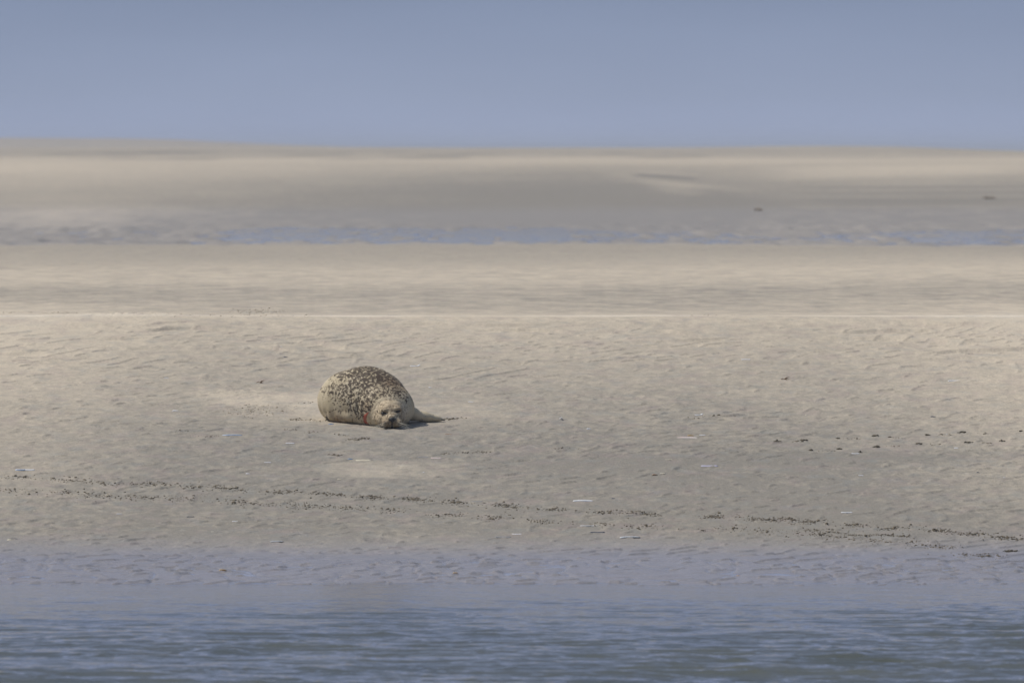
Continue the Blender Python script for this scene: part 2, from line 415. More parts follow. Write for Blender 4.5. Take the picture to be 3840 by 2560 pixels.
TR = [(-.04, .26, .115, .150, .135), (-.055, .35, .135, .195, .168), (-.075, .44, .150, .238, .190), (-.165, .56, .178, .280, .240), (-.238, .70, .185, .336, .274),
      (-.275, .86, .172, .365, .262), (-.29, 1.02, .15, .33, .215), (-.28, 1.18, .12, .25, .165), (-.26, 1.33, .085, .15, .105), (-.25, 1.46, .06, .09, .06)]
def seal_sdf(P):
    D = None
    T = np.array(TR); s = np.linspace(0, len(T) - 1, 28)
    for v in s:
        c = [np.interp(v, np.arange(len(T)), T[:, k]) for k in range(5)]
        d = ell(P, c[:3], (c[3], .16 if c[3] > .2 else .11, c[4]))
        D = d if D is None else smin(D, d, .03)
    # hind flippers
    for sgn in (-1, 1):
        d = ell(P, (-.25 + sgn * .06, 1.60, .04), (.05, .14, .022), rotm(0, 0, -sgn * .3)); D = smin(D, d, .04)
    # head: skull, cheeks, brow, snout
    H = ell(P, (-.028, .175, .106), (.110, .135, .104))
    H = smin(H, ell(P, (-.035, .16, .070), (.108, .12, .066)), .04)
    H = smin(H, ell(P, (-.020, .075, .075), (.062, .085, .050)), .035)
    for ex, ez in ((-.076, .152), (.030, .165)):
        H = smin(H, ell(P, (ex, .083, ez), (.032, .03, .017)), .022)                       # brow over each eye
    for ex, ez in ((-.080, .128), (.029, .142)):
        H = smax(H, -ell(P, (ex, .030, ez), (.028, .040, .011)), .014)                       # socket
    H = smin(H, ell(P, (-.016, .045, .100), (.026, .05, .018)), .02)
    for px, pz, rx in ((-.057, .047, .047), (.024, .050, .043)):                              # whisker pads
        H = smin(H, ell(P, (px, .028, pz), (rx, .043, .038)), .012)
    H = smin(H, ell(P, (-.017, .035, .016), (.045, .040, .018)), .008)                        # chin
    D = smin(D, H, .035)
    # soft fold of neck behind the skull
    D = D + .006 * np.exp(-((np.sqrt((P[0] + .03) ** 2 + (P[2] - .08) ** 2 + ((P[1] - .19) * .7) ** 2) - .150) / .008) ** 2) * (P[2] > .07) * .6
    # fore flipper folded back along the near flank
    L = ell(P, (-.360, .54, .070), (.075, .11, .055), rotm(0, 0, .6))
    L = smin(L, ell(P, (-.445, .645, .050), (.048, .105, .042), rotm(0, 0, .66)), .05)
    L = smin(L, ell(P, (-.522, .725, .046), (.034, .055, .030), rotm(0, 0, .7)), .035)
    D = smin(D, L, .030)
    # fore flipper stretched out on the other side
    Rf = ell(P, (.135, .58, .080), (.095, .075, .060), rotm(0, .25, .5))
    Rf = smin(Rf, ell(P, (.235, .66, .050), (.085, .058, .042), rotm(0, .16, .30)), .03)
    Rf = smin(Rf, ell(P, (.325, .70, .034), (.080, .048, .031), rotm(0, .14, .15)), .025)
    D = smin(D, Rf, .022)
    # wrinkles of fat
    D = D + .0055 * np.sin(P[1] * 62 + 9 * P[0] + 5 * np.sin(P[0] * 11)) * np.exp(-((P[1] - .36) / .10) ** 2) * np.exp(-((P[2] - .16) / .12) ** 2)
    D = D + .006 * np.sin(P[0] * 15 + P[1] * 11) * np.sin(P[1] * 13 - P[2] * 17)
    # rolls where the near flank sags on the sand, and the crease over the shoulder
    D = D + .0035 * np.sin((P[1] * .8 - P[0] * .55) * 44 + 6 * P[2] + 2.2 * np.sin(P[0] * 17)) * np.exp(-((P[2] - .07) / .07) ** 2) * (P[0] < -.1)
    cr = P[1] - .47 - .35 * (P[2] - .2) + .25 * P[0]
    D = D + .012 * np.exp(-(cr / .018) ** 2) * smooth(.05, .18, P[2]) * (1 - smooth(.28, .38, P[2])) * smooth(.1, -.05, P[0]) if False else D
    D = smax(D, -(P[2] - .0), .02)
    return D
def surface_nets(fn, xs, ys, zs):
    P = np.meshgrid(xs, ys, zs, indexing='ij'); P = [p.astype(np.float32) for p in P]
    V = fn(P); s = V < 0
    nx, ny, nz = V.shape
    cs = sum(s[i:nx - 1 + i, j:ny - 1 + j, k:nz - 1 + k].astype(np.int8) for i in (0, 1) for j in (0, 1) for k in (0, 1))
    act = (cs > 0) & (cs < 8); ids = -np.ones(act.shape, np.int64); ids[act] = np.arange(act.sum())
    I, J, Kk = np.nonzero(act); acc = np.zeros((len(I), 3)); cnt = np.zeros(len(I))
    crn = [(i, j, k) for i in (0, 1) for j in (0, 1) for k in (0, 1)]
    G3 = (xs, ys, zs)
    for a in range(8):
        for b in range(a + 1, 8):
            A, B = crn[a], crn[b]
            if sum(abs(A[q] - B[q]) for q in range(3)) != 1: continue
            va = V[I + A[0], J + A[1], Kk + A[2]]; vb = V[I + B[0], J + B[1], Kk + B[2]]
            m = (va < 0) != (vb < 0); t = np.where(m, va / (va - vb + 1e-12), 0)
            pa = np.stack([xs[I + A[0]], ys[J + A[1]], zs[Kk + A[2]]], -1); pb = np.stack([xs[I + B[0]], ys[J + B[1]], zs[Kk + B[2]]], -1)
            acc += np.where(m[:, None], pa + (pb - pa) * t[:, None], 0); cnt += m
    verts = acc / cnt[:, None]
    quads = []
    for ax in range(3):
        sl0 = [slice(1, -1)] * 3; sl0[ax] = slice(0, -1); sl1 = list(sl0); sl1[ax] = slice(1, None)
        a = s[tuple(sl0)]; b = s[tuple(sl1)]
        for flip, mm in ((False, a & ~b), (True, ~a & b)):
            i, j, k = np.nonzero(mm)
            off = [1, 1, 1]; off[ax] = 0; i = i + off[0]; j = j + off[1]; k = k + off[2]
            u, v = [(1, 2), (2, 0), (0, 1)][ax]
            def cid(du, dv):
                q = [i.copy(), j.copy(), k.copy()]; q[u] -= du; q[v] -= dv; return ids[q[0], q[1], q[2]]
            q4 = [cid(1, 1), cid(0, 1), cid(0, 0), cid(1, 0)]
            if flip: q4 = q4[::-1]
            quads.append(np.stack(q4, -1))
    return verts, np.concatenate(quads)
xs = np.arange(-.74, .50, .0055); zs = np.arange(-.03, .53, .0055)
ys = np.concatenate([np.arange(-.06, .26, .0045), np.arange(.26, 1.85, .010)])
V, Q = surface_nets(seal_sdf, xs, ys, zs)
x, y, z = V.T
# skin colouring masks, in the animal's own frame
head = 1 - smooth(.135, .20, np.sqrt((x + .03) ** 2 + (y - .12) ** 2 * .8 + (z - .10) ** 2))
flank = smooth(.0, .17, z + .1 * smooth(-.5, 0, x))
left_pale = smooth(-.72, -.42, x + .25 * (z - .25) + .05 * np.sin(z * 30))
right_pale = 1 - smooth(.02, .16, x - .35 * (z - .30) + .25 * (y - .55)) * .8
spots = np.clip(flank * (.18 + .82 * left_pale) * right_pale, 0, 1) * (1 - .75 * head)
spots = spots * (1 - .8 * (1 - smooth(.2, .33, y)) * (1 - smooth(.09, .15, z)))
brown = np.exp(-(((x + .02) / .15) ** 2 + ((y - .47) / .20) ** 2 + ((z - .33) / .12) ** 2)) + .6 * np.exp(-(((x + .22) / .07) ** 2 + ((y - .27) / .10) ** 2 + ((z - .17) / .05) ** 2)) + 1.1 * np.exp(-(((x + .44) / .14) ** 2 + ((y - .60) / .15) ** 2 + ((z - .03) / .055) ** 2))
dark = np.exp(-(((x + .20) / .20) ** 2 + ((y - .62) / .30) ** 2 + ((z - .42) / .18) ** 2)) * right_pale
eyes_m = np.exp(-(((x + .08) / .035) ** 2 + ((z - .145) / .03) ** 2)) + np.exp(-(((x - .03) / .033) ** 2 + ((z - .160) / .03) ** 2))
facial = head * (1 - smooth(.12, .2, y)) * np.clip(.7 + .8 * eyes_m + 1.2 * np.exp(-((x + .02) / .03) ** 2 - ((z - .10) / .05) ** 2), 0, 1)
muzz = np.exp(-(((x + .017) / .080) ** 4 + ((z - .035) / .050) ** 4)) * (1 - smooth(.05, .09, y))
mouth = np.exp(-(((x + .010) / .060) ** 4 + ((z - .003) / .018) ** 2)) * (y < .07)
cleft = np.exp(-(((x + .015 - .0) / .006) ** 2)) * band(z, .012, .062, .006) * (y < .05)
body = make_mesh('body', V, Q, None, seal)
for n_, v_ in (('spots', spots), ('brown', np.clip(brown, 0, 1)), ('dark', np.clip(dark, 0, 1)), ('facial', facial), ('muzz', muzz), ('mouth', np.clip(mouth + .8 * cleft, 0, 1)), ('head', head)):
    attr(body, n_, v_)
def fur():
    m = Mat('seal_fur')
    spots = m.attr('spots'); brown = m.attr('brown'); dark = m.attr('dark'); facial = m.attr('facial'); muzz = m.attr('muzz'); head = m.attr('head')
    big = m.noise(7, 2); c = m.mix(m.rng(big, .3, .7), (.48, .405, .265), (.59, .515, .37))
    fine = m.noise(90, 3, (1, 1, 1), .6)
    c = m.mix(m.rng(fine, .35, .7, 0, .25), c, (.36, .31, .235))
    c = m.mix(m.math('MULTIPLY', brown, m.rng(m.noise(28, 3), .25, .6, .35, 1)), c, (.185, .125, .075))
    s1 = m.noise(38, 4, (1.1, .7, 1.1), .66, distort=.25); s2 = m.noise(62, 2, (1, .7, 1), .5, distort=.3)
    th = m.rng(m.math('ADD', spots, m.math('MULTIPLY', dark, .45)), 0, 1.3, .66, .42)
    k1 = m.math('MULTIPLY', m.math('SUBTRACT', s1, th), 16, True)
    th2 = m.rng(m.math('ADD', spots, m.math('MULTIPLY', dark, .2)), 0, 1.2, .80, .50)
    k2 = m.math('MULTIPLY', m.math('SUBTRACT', s2, th2), 16, True)
    kk = m.math('MAXIMUM', k1, m.math('MULTIPLY', k2, .8))
    c = m.mix(m.math('MULTIPLY', kk, .90), c, m.mix(m.rng(s2, .3, .7), (.018, .011, .009), (.055, .036, .027)))
    c = m.mix(m.math('MULTIPLY', head, .75), c, m.mix(m.rng(fine, .3, .7), (.66, .55, .385), (.50, .40, .265)))  # head fur painted lighter to offset the shade on the face
    fm = m.math('MULTIPLY', facial, m.rng(m.noise(42, 3), .38, .62, .15, 1))
    c = m.mix(m.math('MULTIPLY', fm, .72), c, (.15, .112, .072))
    hm = m.math('MULTIPLY', m.math('MULTIPLY', head, m.rng(m.noise(46, 4, (1, 1, 1), .65), .47, .62)), .75)
    c = m.mix(hm, c, (.13, .098, .068))
    mu = m.math('MULTIPLY', muzz, m.rng(m.noise(110, 2), .3, .65, .35, 1))
    c = m.mix(m.math('MULTIPLY', mu, .85), c, (.17, .115, .062))
    c = m.mix(m.attr('mouth'), c, (.012, .011, .010))
    m.base(c).rough(.62); m.b.inputs['Specular IOR Level'].default_value = .06
    m.bump(m.noise(120, 3, (1, .4, 1), .7), .45, .006)
    return m.m
body.data.materials.append(fur())

bvh = BVHTree.FromPolygons([Vector(v) for v in V], [tuple(int(i) for i in q) for q in Q])
LOOK = Vector((0, 1, -.083)).normalized()
def hit(u, h, d=LOOK):
    p = Vector((u, 0, h)) - d * 1.0
    loc, nor, _, _ = bvh.ray_cast(p, d)
    return loc, nor
def blob(name, c, r, rot, mat, parent, n=2, fn=None):
    bm = bmesh.new(); bmesh.ops.create_icosphere(bm, subdivisions=n, radius=1)
    M = rot.to_matrix().to_4x4() if rot else Matrix.Identity(4)
    for v in bm.verts:
        p = Vector((v.co.x * r[0], v.co.y * r[1], v.co.z * r[2]))
        if fn: p = fn(p)
        v.co = M @ p + Vector(c)
    me = bpy.data.meshes.new(name); bm.to_mesh(me); bm.free(); me.materials.append(mat)
    me.polygons.foreach_set('use_smooth', [True] * len(me.polygons))
    o = bpy.data.objects.new(name, me); COL.objects.link(o); o.parent = parent; return o
M_eye = simple('seal_eye', (.008, .008, .010), .3, .1, spec=.3)
M_nose = simple('seal_nose', (.010, .010, .012), .55, .2, 150)
M_claw = simple('seal_claw', (.22, .16, .11), .4, .5, 150)
M_clawd = simple('seal_claw_dark', (.03, .025, .025), .4, .3, 150)
M_whisk = simple('whisker', (.75, .70, .55), .4, .1)
from mathutils import Euler
for (u, h, tilt, w, hh) in ((-.085, .131, -.06, .025, .0085), (.032, .147, -.22, .0235, .0095)):
    loc, nor = hit(u, h)
    def lid(p, w=w): return Vector((p.x, p.y, p.z + .004 * (1 - (p.x / w) ** 2)))
    blob('eye', loc + nor * .003, (w, .010, hh), Euler((0, tilt, math.atan2(nor.x, -nor.y))), M_eye, seal, 3, lid)
# nose pad with its V of nostrils
loc, nor = hit(-.014, .076)
def nosef(p):
    k = 1 + 1.1 * max(-1, min(1, p.z / .017)); return Vector((p.x * (.42 + .36 * k), p.y, p.z))
nose = blob('nose', loc + Vector((0, .004, .000)), (.029, .016, .021), None, M_nose, seal, 3, nosef)
for sgn in (-1, 1):
    l2, n2 = hit(-.014 + sgn * .024, .080)
    blob('nostril', l2 + n2 * .0005, (.0045, .006, .012), Euler((0, sgn * .75, 0)), M_eye, nose, 2)
# ear hole
for u, h in ((-.137, .146),):
    l2, n2 = hit(u, h)
    if l2: blob('ear', l2, (.004, .006, .010), Euler((0, .2, 0)), M_eye, seal, 2)
# claws
for k, (cx, cy, cz) in enumerate(((-.548, .705, .072), (-.556, .715, .056), (-.562, .722, .042), (-.560, .722, .028), (-.548, .715, .016))):
    blob('claw', (cx, cy, cz), (.017, .010, .0048), Euler((0, .35, .9)), M_claw if k < 2 else M_clawd, seal, 2)
for k in range(4):
    blob('claw', (.398 + .004 * (k % 2), .715 - k * .013, .020), (.014, .005, .004), Euler((0, .3, .1)), M_clawd, seal, 2)

def tube(name, pts, r0, r1, mat, parent, n=5):
    vs, fs = [], []
    for i, p in enumerate(pts):
        t = (pts[min(i + 1, len(pts) - 1)] - pts[max(i - 1, 0)]).normalized()
        a = t.orthogonal().normalized(); b = t.cross(a); r = r0 + (r1 - r0) * i / (len(pts) - 1)
        for k in range(n): vs.append(p + (a * math.cos(2 * math.pi * k / n) + b * math.sin(2 * math.pi * k / n)) * r)
        if i:
            for k in range(n): fs.append(((i - 1) * n + k, (i - 1) * n + (k + 1) % n, i * n + (k + 1) % n, i * n + k))
    fs.append(tuple(range(n))[::-1]); fs.append(tuple(range((len(pts) - 1) * n, len(pts) * n)))
    return make_mesh(name, vs, fs, mat, parent)
rnd = random.Random(4)
for sgn in (-1, 1):
    for k in range(13):
        r_, c_ = k // 4, k % 4
        u = -.017 + sgn * (.050 + .010 * c_ + rnd.uniform(-.003, .003)); h = .030 + .011 * r_ + rnd.uniform(-.003, .003)
        l2, n2 = hit(u, h)
        if l2 is None: continue
        L = rnd.uniform(.07, .115)
        d0 = Vector((sgn * 1.0, -.25, rnd.uniform(-.30, .02) - (.12 if sgn < 0 else 0))).normalized()
        pts = [l2 + d0 * (L * t) + Vector((0, 0, -.018 * t * t)) for t in (0, .25, .5, .75, 1)]
        for p in pts: p.z = max(p.z, .004)
        tube('whisker', pts, .0011, .0004, M_whisk, seal, 4)

# the raw wound across the side of the neck
def wound():
    m = Mat('wound'); n = m.noise(55, 4, (1.6, 1, .6), .7)
    m.base(m.mix(m.rng(n, .42, .62), (.50, .10, .045), (.11, .012, .010))).rough(.45)
    m.bump(m.noise(160, 3), .6, .004)
    path = [(-.216, .140, .012), (-.230, .124, .017), (-.240, .103, .020), (-.243, .085, .016), (-.239, .067, .017), (-.230, .048, .014), (-.219, .033, .015), (-.208, .022, .010)]
    vs, fs = [], []; nw = 9
    for i, (u, h, w) in enumerate(path):
        for k in range(nw):
            s = k / (nw - 1) * 2 - 1
            ww = w * (1 + .25 * math.sin(i * 2.3 + s * 2))
            l2, n2 = hit(u + s * ww, h + .3 * s * .01)
            if l2 is None: l2, n2 = vs[-1], Vector((0, -1, 0))
            vs.append(l2 + n2 * (.0045 * (1 - s ** 4) - .002))
    for i in range(len(path) - 1):
        for k in range(nw - 1): a = i * nw + k; fs.append((a, a + 1, a + nw + 1, a + nw))
    o = make_mesh('wound', vs, fs, m.m, seal); o['label'] = 'raw red wound across the side of the neck'
wound()

# ------------------------------------------------------------------ shells and drift
def shell_mesh(name, L, w, curve=.06, arc=2.2, thick=.0016, nL=16, nA=7, pod=False):
    vs, fs = [], []
    def ring(off):
        for i in range(nL + 1):
            s = i / nL * 2 - 1
            if pod: wid = w / 2 * max(.05, (1 - abs(s) ** 2.2) ** .5) * (1 - .35 * s)
            else: wid = w / 2 * max(.15, (1 - abs(s) ** 10) ** .5)
            for k in range(nA + 1):
                a = (k / nA - .5) * arc
                vs.append(Vector((s * L / 2, math.sin(a) / math.sin(arc / 2) * (wid - off) + curve * L * (s * s), (math.cos(a) - math.cos(arc / 2)) * wid * .8 - off)))
    ring(0); ring(thick); N = (nL + 1) * (nA + 1)
    for i in range(nL):
        for k in range(nA):
            a = i * (nA + 1) + k; fs.append((a, a + 1, a + nA + 2, a + nA + 1)); fs.append((N + a, N + a + nA + 1, N + a + nA + 2, N + a + 1))
        for k in (0, nA):
            a = i * (nA + 1) + k; q = (a, a + nA + 1, N + a + nA + 1, N + a); fs.append(q if k == 0 else q[::-1])
    for k in range(nA):
        a = k; fs.append((a, N + a, N + a + 1, a + 1)); a = nL * (nA + 1) + k; fs.append((a, a + 1, N + a + 1, N + a))
    me = bpy.data.meshes.new(name); me.from_pydata(vs, [], fs); me.update()
    me.polygons.foreach_set('use_smooth', [True] * len(me.polygons)); return me
def shell_mat(name, c1, c2, rough=.4):
    m = Mat(name); n = m.noise(9, 3, (1, 5, 5)); n2 = m.noise(150, 2, (1, .2, 1))
    m.base(m.mix(m.rng(n, .4, .6), m.mix(m.rng(n2, .4, .6, 0, .4), c1, tuple(x * .7 for x in c1)), c2)).rough(rough); return m.m
MS = {'white': shell_mat('white_shell', (.82, .82, .80), (.62, .63, .66)), 'cream': shell_mat('cream_shell', (.75, .70, .52), (.58, .5, .36)),
      'blue': shell_mat('blue_white_shell', (.62, .70, .82), (.10, .16, .26)), 'pink': shell_mat('pink_shell', (.80, .62, .56), (.72, .66, .60)),
      'lilac': shell_mat('lilac_shell', (.56, .54, .68), (.48, .44, .52)), 'dark': shell_mat('dark_shell', (.03, .035, .05), (.09, .10, .13), .3),
      'grey': shell_mat('grey_shell', (.22, .23, .24), (.40, .38, .34)), 'brown': shell_mat('brown_shell', (.24, .13, .07), (.36, .24, .14)),
      'halfdark': shell_mat('half_dark_shell', (.70, .73, .74), (.04, .05, .06)), 'yellow': shell_mat('yellow_leaf', (.55, .38, .06), (.22, .10, .03)),
      'mid blue': shell_mat('mid_blue_shell', (.07, .15, .30), (.18, .28, .42))}
def lay(o, px, py, ang, lift, roll=0, yaw_scale=1):
    p = at(px, py); o.location = (p.x, p.y, p.z + lift); o.rotation_euler = (R(roll), 0, R(ang)); return o
# px, py, length px, kind, colour, angle, label, name
ITEMS = [
 (623, 1416, 20, 'r', 'white', 20, 'small white shell fragment in the upper left, left of the brown twig', 'shell'),
 (658, 1541, 26, 'p', 'white', -10, 'rounded white shell on bare sand well left of the churned patch', 'shell'),
 (871, 1631, 76, 'r', 'blue', 0, 'long blue and white razor shell lying left of the seal, slightly in front', 'shell'),
 (1088, 1662, 34, 'r', 'white', -12, 'short white razor shell between the long blue shell and the seal', 'shell'),
 (1004, 1733, 26, 'r', 'white', 0, 'thin faint white shell sliver above the left clod tracks', 'shell'),
 (929, 1775, 16, 'p', 'white', 0, 'tiny white shell just above the clod track on the left', 'shell'),
 (93, 1764, 68, 'r2', 'blue', -3, 'hinged blue-white razor shell at the far left above the clod track', 'shell'),
 (1242, 1590, 22, 'p', 'mid blue', -5, 'dark blue shell just below the seal folded flipper', 'shell'),
 (976, 1437, 28, 't', 'brown', 5, 'dark brown twig of driftweed between the seal and the small white shell', 'driftweed'),
 (1070, 1338, 20, 'p', 'dark', 25, 'dark shell on pale sand up and left of the seal back', 'shell'),
 (1114, 1474, 8, 'p', 'cream', 0, 'tiny cream shell chip left of the seal hump', 'shell'),
 (84, 1460, 8, 'p', 'cream', 0, 'tiny cream shell chip at the left edge of the sand', 'shell'),
 (1055, 1304, 8, 'p', 'white', 0, 'tiny white chip above the dark shell up left of the seal', 'shell'),
 (522, 1706, 10, 'p', 'cream', 0, 'tiny cream chip amid the left sand between two shells', 'shell'),
 (1273, 1797, 16, 'r', 'cream', -10, 'small cream shell sliver under the pale slide mark', 'shell'),
 (1561, 1376, 38, 'w', 'white', 2, 'bright white winged shell up and right of the seal back', 'shell'),
 (1614, 1453, 16, 'p', 'white', 10, 'small white shell right of the seal neck, below the winged one', 'shell'),
 (1766, 1504, 20, 'r', 'white', 0, 'faint short white shell right of the seal and above its flipper', 'shell'),
 (1680, 1628, 26, 'r', 'brown', -2, 'thin brownish shell below the outstretched flipper', 'shell'),
 (2103, 1574, 22, 'w', 'white', -70, 'upright white shell with brown end, right of the seal flipper', 'shell'),
 (2208, 1609, 18, 'p', 'white', 5, 'small white shell just right of the upright one', 'shell'),
 (2575, 1642, 78, 'r', 'pink', 0, 'long pinkish white razor shell, brightest of the right sand', 'shell'),
 (2590, 1633, 26, 'p', 'yellow', 0, 'yellow-brown leaf scrap touching the long pinkish razor shell', 'leaf_scrap'),
 (2634, 1631, 22, 'r', 'white', 3, 'thin white sliver at the right end of the long pinkish shell', 'shell'),
 (1313, 1721, 22, 'p', 'mid blue', 0, 'blue shell below the seal, left end of the pale slide mark', 'shell'),
 (1362, 1726, 56, 'r', 'cream', -2, 'thin cream razor shell beside the blue shell below the seal', 'shell'),
 (1586, 1715, 40, 'r', 'grey', 6, 'grey razor shell below the seal head', 'shell'),
 (1636, 1718, 40, 'r', 'pink', 2, 'dull pink razor shell right of the grey one below the seal head', 'shell'),
 (1589, 1770, 8, 'p', 'white', 0, 'tiny white chip under the grey and pink shells', 'shell'),
 (2508, 1723, 28, 'r', 'cream', -3, 'short cream shell below the long pinkish razor shell', 'shell'),
 (2455, 1782, 22, 'p', 'brown', 5, 'reddish brown shell with a pale sliver beside it', 'shell'),
 (2484, 1776, 20, 'r', 'cream', -8, 'pale sliver beside the reddish brown shell', 'shell'),
 (2186, 1879, 74, 'r', 'white', 1, 'long thin pale razor shell half buried above the clod track', 'shell'),
 (1789, 1879, 40, 'r', 'grey', 0, 'thin grey shell sliver touching the upper clod track, right of the seal', 'shell'),
 (2300, 1869, 14, 'p', 'dark', 10, 'small black shell above the clod track right of the long thin pale shell', 'shell'),
 (2209, 1972, 68, 'r', 'halfdark', 3, 'pale razor shell with a dark end in the lower clod track', 'shell'),
 (2240, 1998, 56, 'r', 'dark', 0, 'black razor shell lying just below the pale dark-ended one', 'shell'),
 (2363, 2018, 76, 'r', 'halfdark', 0, 'dark streaked razor shell, lowest on the damp sand right of centre', 'shell'),
 (1937, 2002, 36, 'r', 'white', 0, 'thin white sliver left of the black razor shell', 'shell'),
 (1886, 2014, 60, 'r', 'grey', 2, 'long thin grey sliver just below the thin white one near the wet edge', 'shell'),
 (835, 2141, 30, 'p', 'yellow', 10, 'yellow and brown leaf on the wet ripples at left', 'leaf_scrap'),
 (1708, 2157, 22, 'p', 'yellow', 0, 'small yellow leaf scrap on the wet ripples near the centre', 'leaf_scrap'),
 (2944, 1424, 30, 't', 'brown', 0, 'thin brown stick on pale sand in the upper right', 'stick'),
 (3578, 1428, 46, 'r', 'white', 4, 'white razor shell at the upper right, near the right edge', 'shell'),
 (2797, 1348, 34, 'r', 'white', 0, 'faint white shell highest on the right sand above the brown stick', 'shell'),
 (2624, 1558, 32, 'w', 'white', 3, 'white open shell above the long pinkish razor shell', 'shell'),
 (3024, 1556, 12, 'p', 'cream', 0, 'cream chip right of the white open shell', 'shell'),
 (3498, 1567, 22, 'p', 'dark', 5, 'black shell alone on the right sand above the weed clumps', 'shell'),
 (2660, 1749, 62, 'r', 'lilac', -4, 'lilac razor shell below the long pinkish one', 'shell'),
 (3208, 1700, 30, 'r', 'white', 4, 'white shell with a dark clump at its right end', 'shell'),
 (3586, 1680, 16, 'r', 'white', -3, 'short white shell below the right weed clumps', 'shell'),
 (3551, 1627, 12, 'r', 'white', 80, 'small white shell standing on end among the right weed clumps', 'shell'),
 (3229, 1781, 20, 'r', 'white', 0, 'thin white sliver alone on the lower right sand', 'shell'),
 (2852, 1787, 10, 'p', 'dark', 0, 'tiny dark blue shell right of the lilac razor shell', 'shell'),
 (3667, 1772, 12, 'p', 'dark', -15, 'tiny dark shell near the right edge, below the weed clumps', 'shell'),
 (3766, 1794, 8, 'p', 'white', 0, 'tiny white chip closest to the right edge', 'shell'),
 (447, 1926, 20, 'r', 'white', 8, 'small white shell below the left clod tracks', 'shell'),
 (714, 1939, 28, 'r', 'dark', 0, 'thin black shell below the left clod tracks', 'shell'),
 (882, 1956, 24, 'r', 'white', 8, 'white shell right of the thin black shell below the tracks', 'shell'),
 (797, 1993, 10, 'p', 'cream', 10, 'cream chip just above the wet ripples on the left', 'shell'),
 (1039, 2032, 50, 'r', 'halfdark', -3, 'white and black razor shell at the top of the wet ripples, below the seal', 'shell'),
 (37, 2025, 20, 'p', 'cream', -5, 'cream shell at the top of the wet ripples at the left edge', 'shell'),
 (129, 1915, 8, 'p', 'cream', 0, 'tiny cream chip under the left clod tracks near the left edge', 'shell'),
 (3175, 1924, 42, 'r', 'white', 2, 'thin pale sliver just above the right end of the clod tracks', 'shell'),
 (2769, 2156, 16, 'p', 'brown', -20, 'small tan shell on the wet ripples right of centre', 'shell'),
]
rnd = random.Random(7)
for (px, py, lp, kind, col, ang, label, nm) in ITEMS:
    p = at(px, py); L = lp / 3.75 * p.y / F
    if kind in ('r', 'r2'):
        L *= 1.05; w = min(.022, max(.011, L * .17))
        me = shell_mesh(nm, L, w, curve=rnd.uniform(.02, .06) * rnd.choice((-1, 1))); me.materials.append(MS[col])
        if kind == 'r': o = bpy.data.objects.new(nm, me); COL.objects.link(o); lay(o, px, py, ang, .002, rnd.uniform(15, 40))
        else:
            o = empty(nm, (0, 0, 0)); lay(o, px, py, ang, .002)
            for s in (-1, 1):
                v = bpy.data.objects.new('valve', shell_mesh('valve', L * .55, w, curve=.05)); v.data.materials.append(MS['blue' if s < 0 else 'white']); COL.objects.link(v)
                v.parent = o; v.location = (s * L * .24, s * .008, .001); v.rotation_euler = (.4, 0, s * .08)
    elif kind == 'p':
        w = min(.02, max(.009, L * .5))
        me = shell_mesh(nm, L, w, curve=0, arc=2.6, pod=True, nL=10); me.materials.append(MS[col])
        o = bpy.data.objects.new(nm, me); COL.objects.link(o); lay(o, px, py, ang, .001, rnd.uniform(5, 25))
    elif kind == 'w':
        o = empty(nm, (0, 0, 0)); lay(o, px, py, ang, .002)
        for s in (-1, 1):
            v = bpy.data.objects.new('valve', shell_mesh('valve', L * (.75 if s < 0 else .35), .014 if s < 0 else .02, curve=.08, pod=s > 0)); v.data.materials.append(MS[col]); COL.objects.link(v)
            v.parent = o; v.location = (s * L * .25, 0, .003 if s < 0 else .008); v.rotation_euler = (.4, 0 if s < 0 else -.5, s * .15)
    else:
        o = empty(nm, (0, 0, 0)); lay(o, px, py, ang, .004)
        pts = [Vector((L * (t - .5), .01 * math.sin(t * 5), .004 + .004 * math.sin(t * 7))) for t in np.linspace(0, 1, 7)]
        tube('stem', pts, .004, .002, MS[col], o, 6)
        for k in range(3):
            b = Vector((L * (.1 * k - .05), 0, .005)); tube('sprig', [b, b + Vector((.012, -.004, .012)), b + Vector((.016 + .01 * k, -.006, .022))], .003, .0012, MS[col], o, 5)
    tag(o, label, {'shell': 'shell', 'leaf_scrap': 'leaf', 'driftweed': 'seaweed', 'stick': 'stick'}[nm])

# ------------------------------------------------------------------ clods kicked up along the tracks: crumbs nobody could count
ICO_V, ICO_F = None, None
bm = bmesh.new(); bmesh.ops.create_icosphere(bm, subdivisions=1, radius=1)
ICO_V = np.array([v.co[:] for v in bm.verts]); ICO_F = np.array([[v.index for v in f.verts] for f in bm.faces]); bm.free()
rg = np.random.default_rng(11)
def crumbs(name, centres, mat, sizes, flat=.7):
    vs, fs = [], []
    n = 0
    P = np.array(centres); r = rg.lognormal(math.log(sizes), .45, len(P)); r = np.clip(r, sizes * .4, sizes * 3.2)
    hh, _ = ground(P[:, 0], P[:, 1])
    for (x_, y_), z_, q in zip(P, hh, r):
        v = ICO_V * (1 + rg.uniform(-.3, .3, (len(ICO_V), 1))) * q * np.array([rg.uniform(.8, 1.5), rg.uniform(.8, 1.3), flat * rg.uniform(.7, 1.2)])
        vs.append(v + np.array([x_, y_, z_ + q * .25])); fs.append(ICO_F + n); n += len(v)
    return make_mesh(name, np.concatenate(vs), np.concatenate(fs), mat, shade=False)
A = [(76, 1789), (250, 1800), (381, 1811), (544, 1815), (718, 1825), (854, 1833), (1050, 1844), (1230, 1852), (1394, 1865), (1558, 1872), (1710, 1883), (1895, 1897), (2075, 1909), (2270, 1920), (2412, 1926), (2674, 1936), (2848, 1945), (2930, 1949), (3039, 1956), (3205, 1969), (3355, 1980), (3518, 1991), (3632, 2002), (3774, 2017), (3825, 2022)]
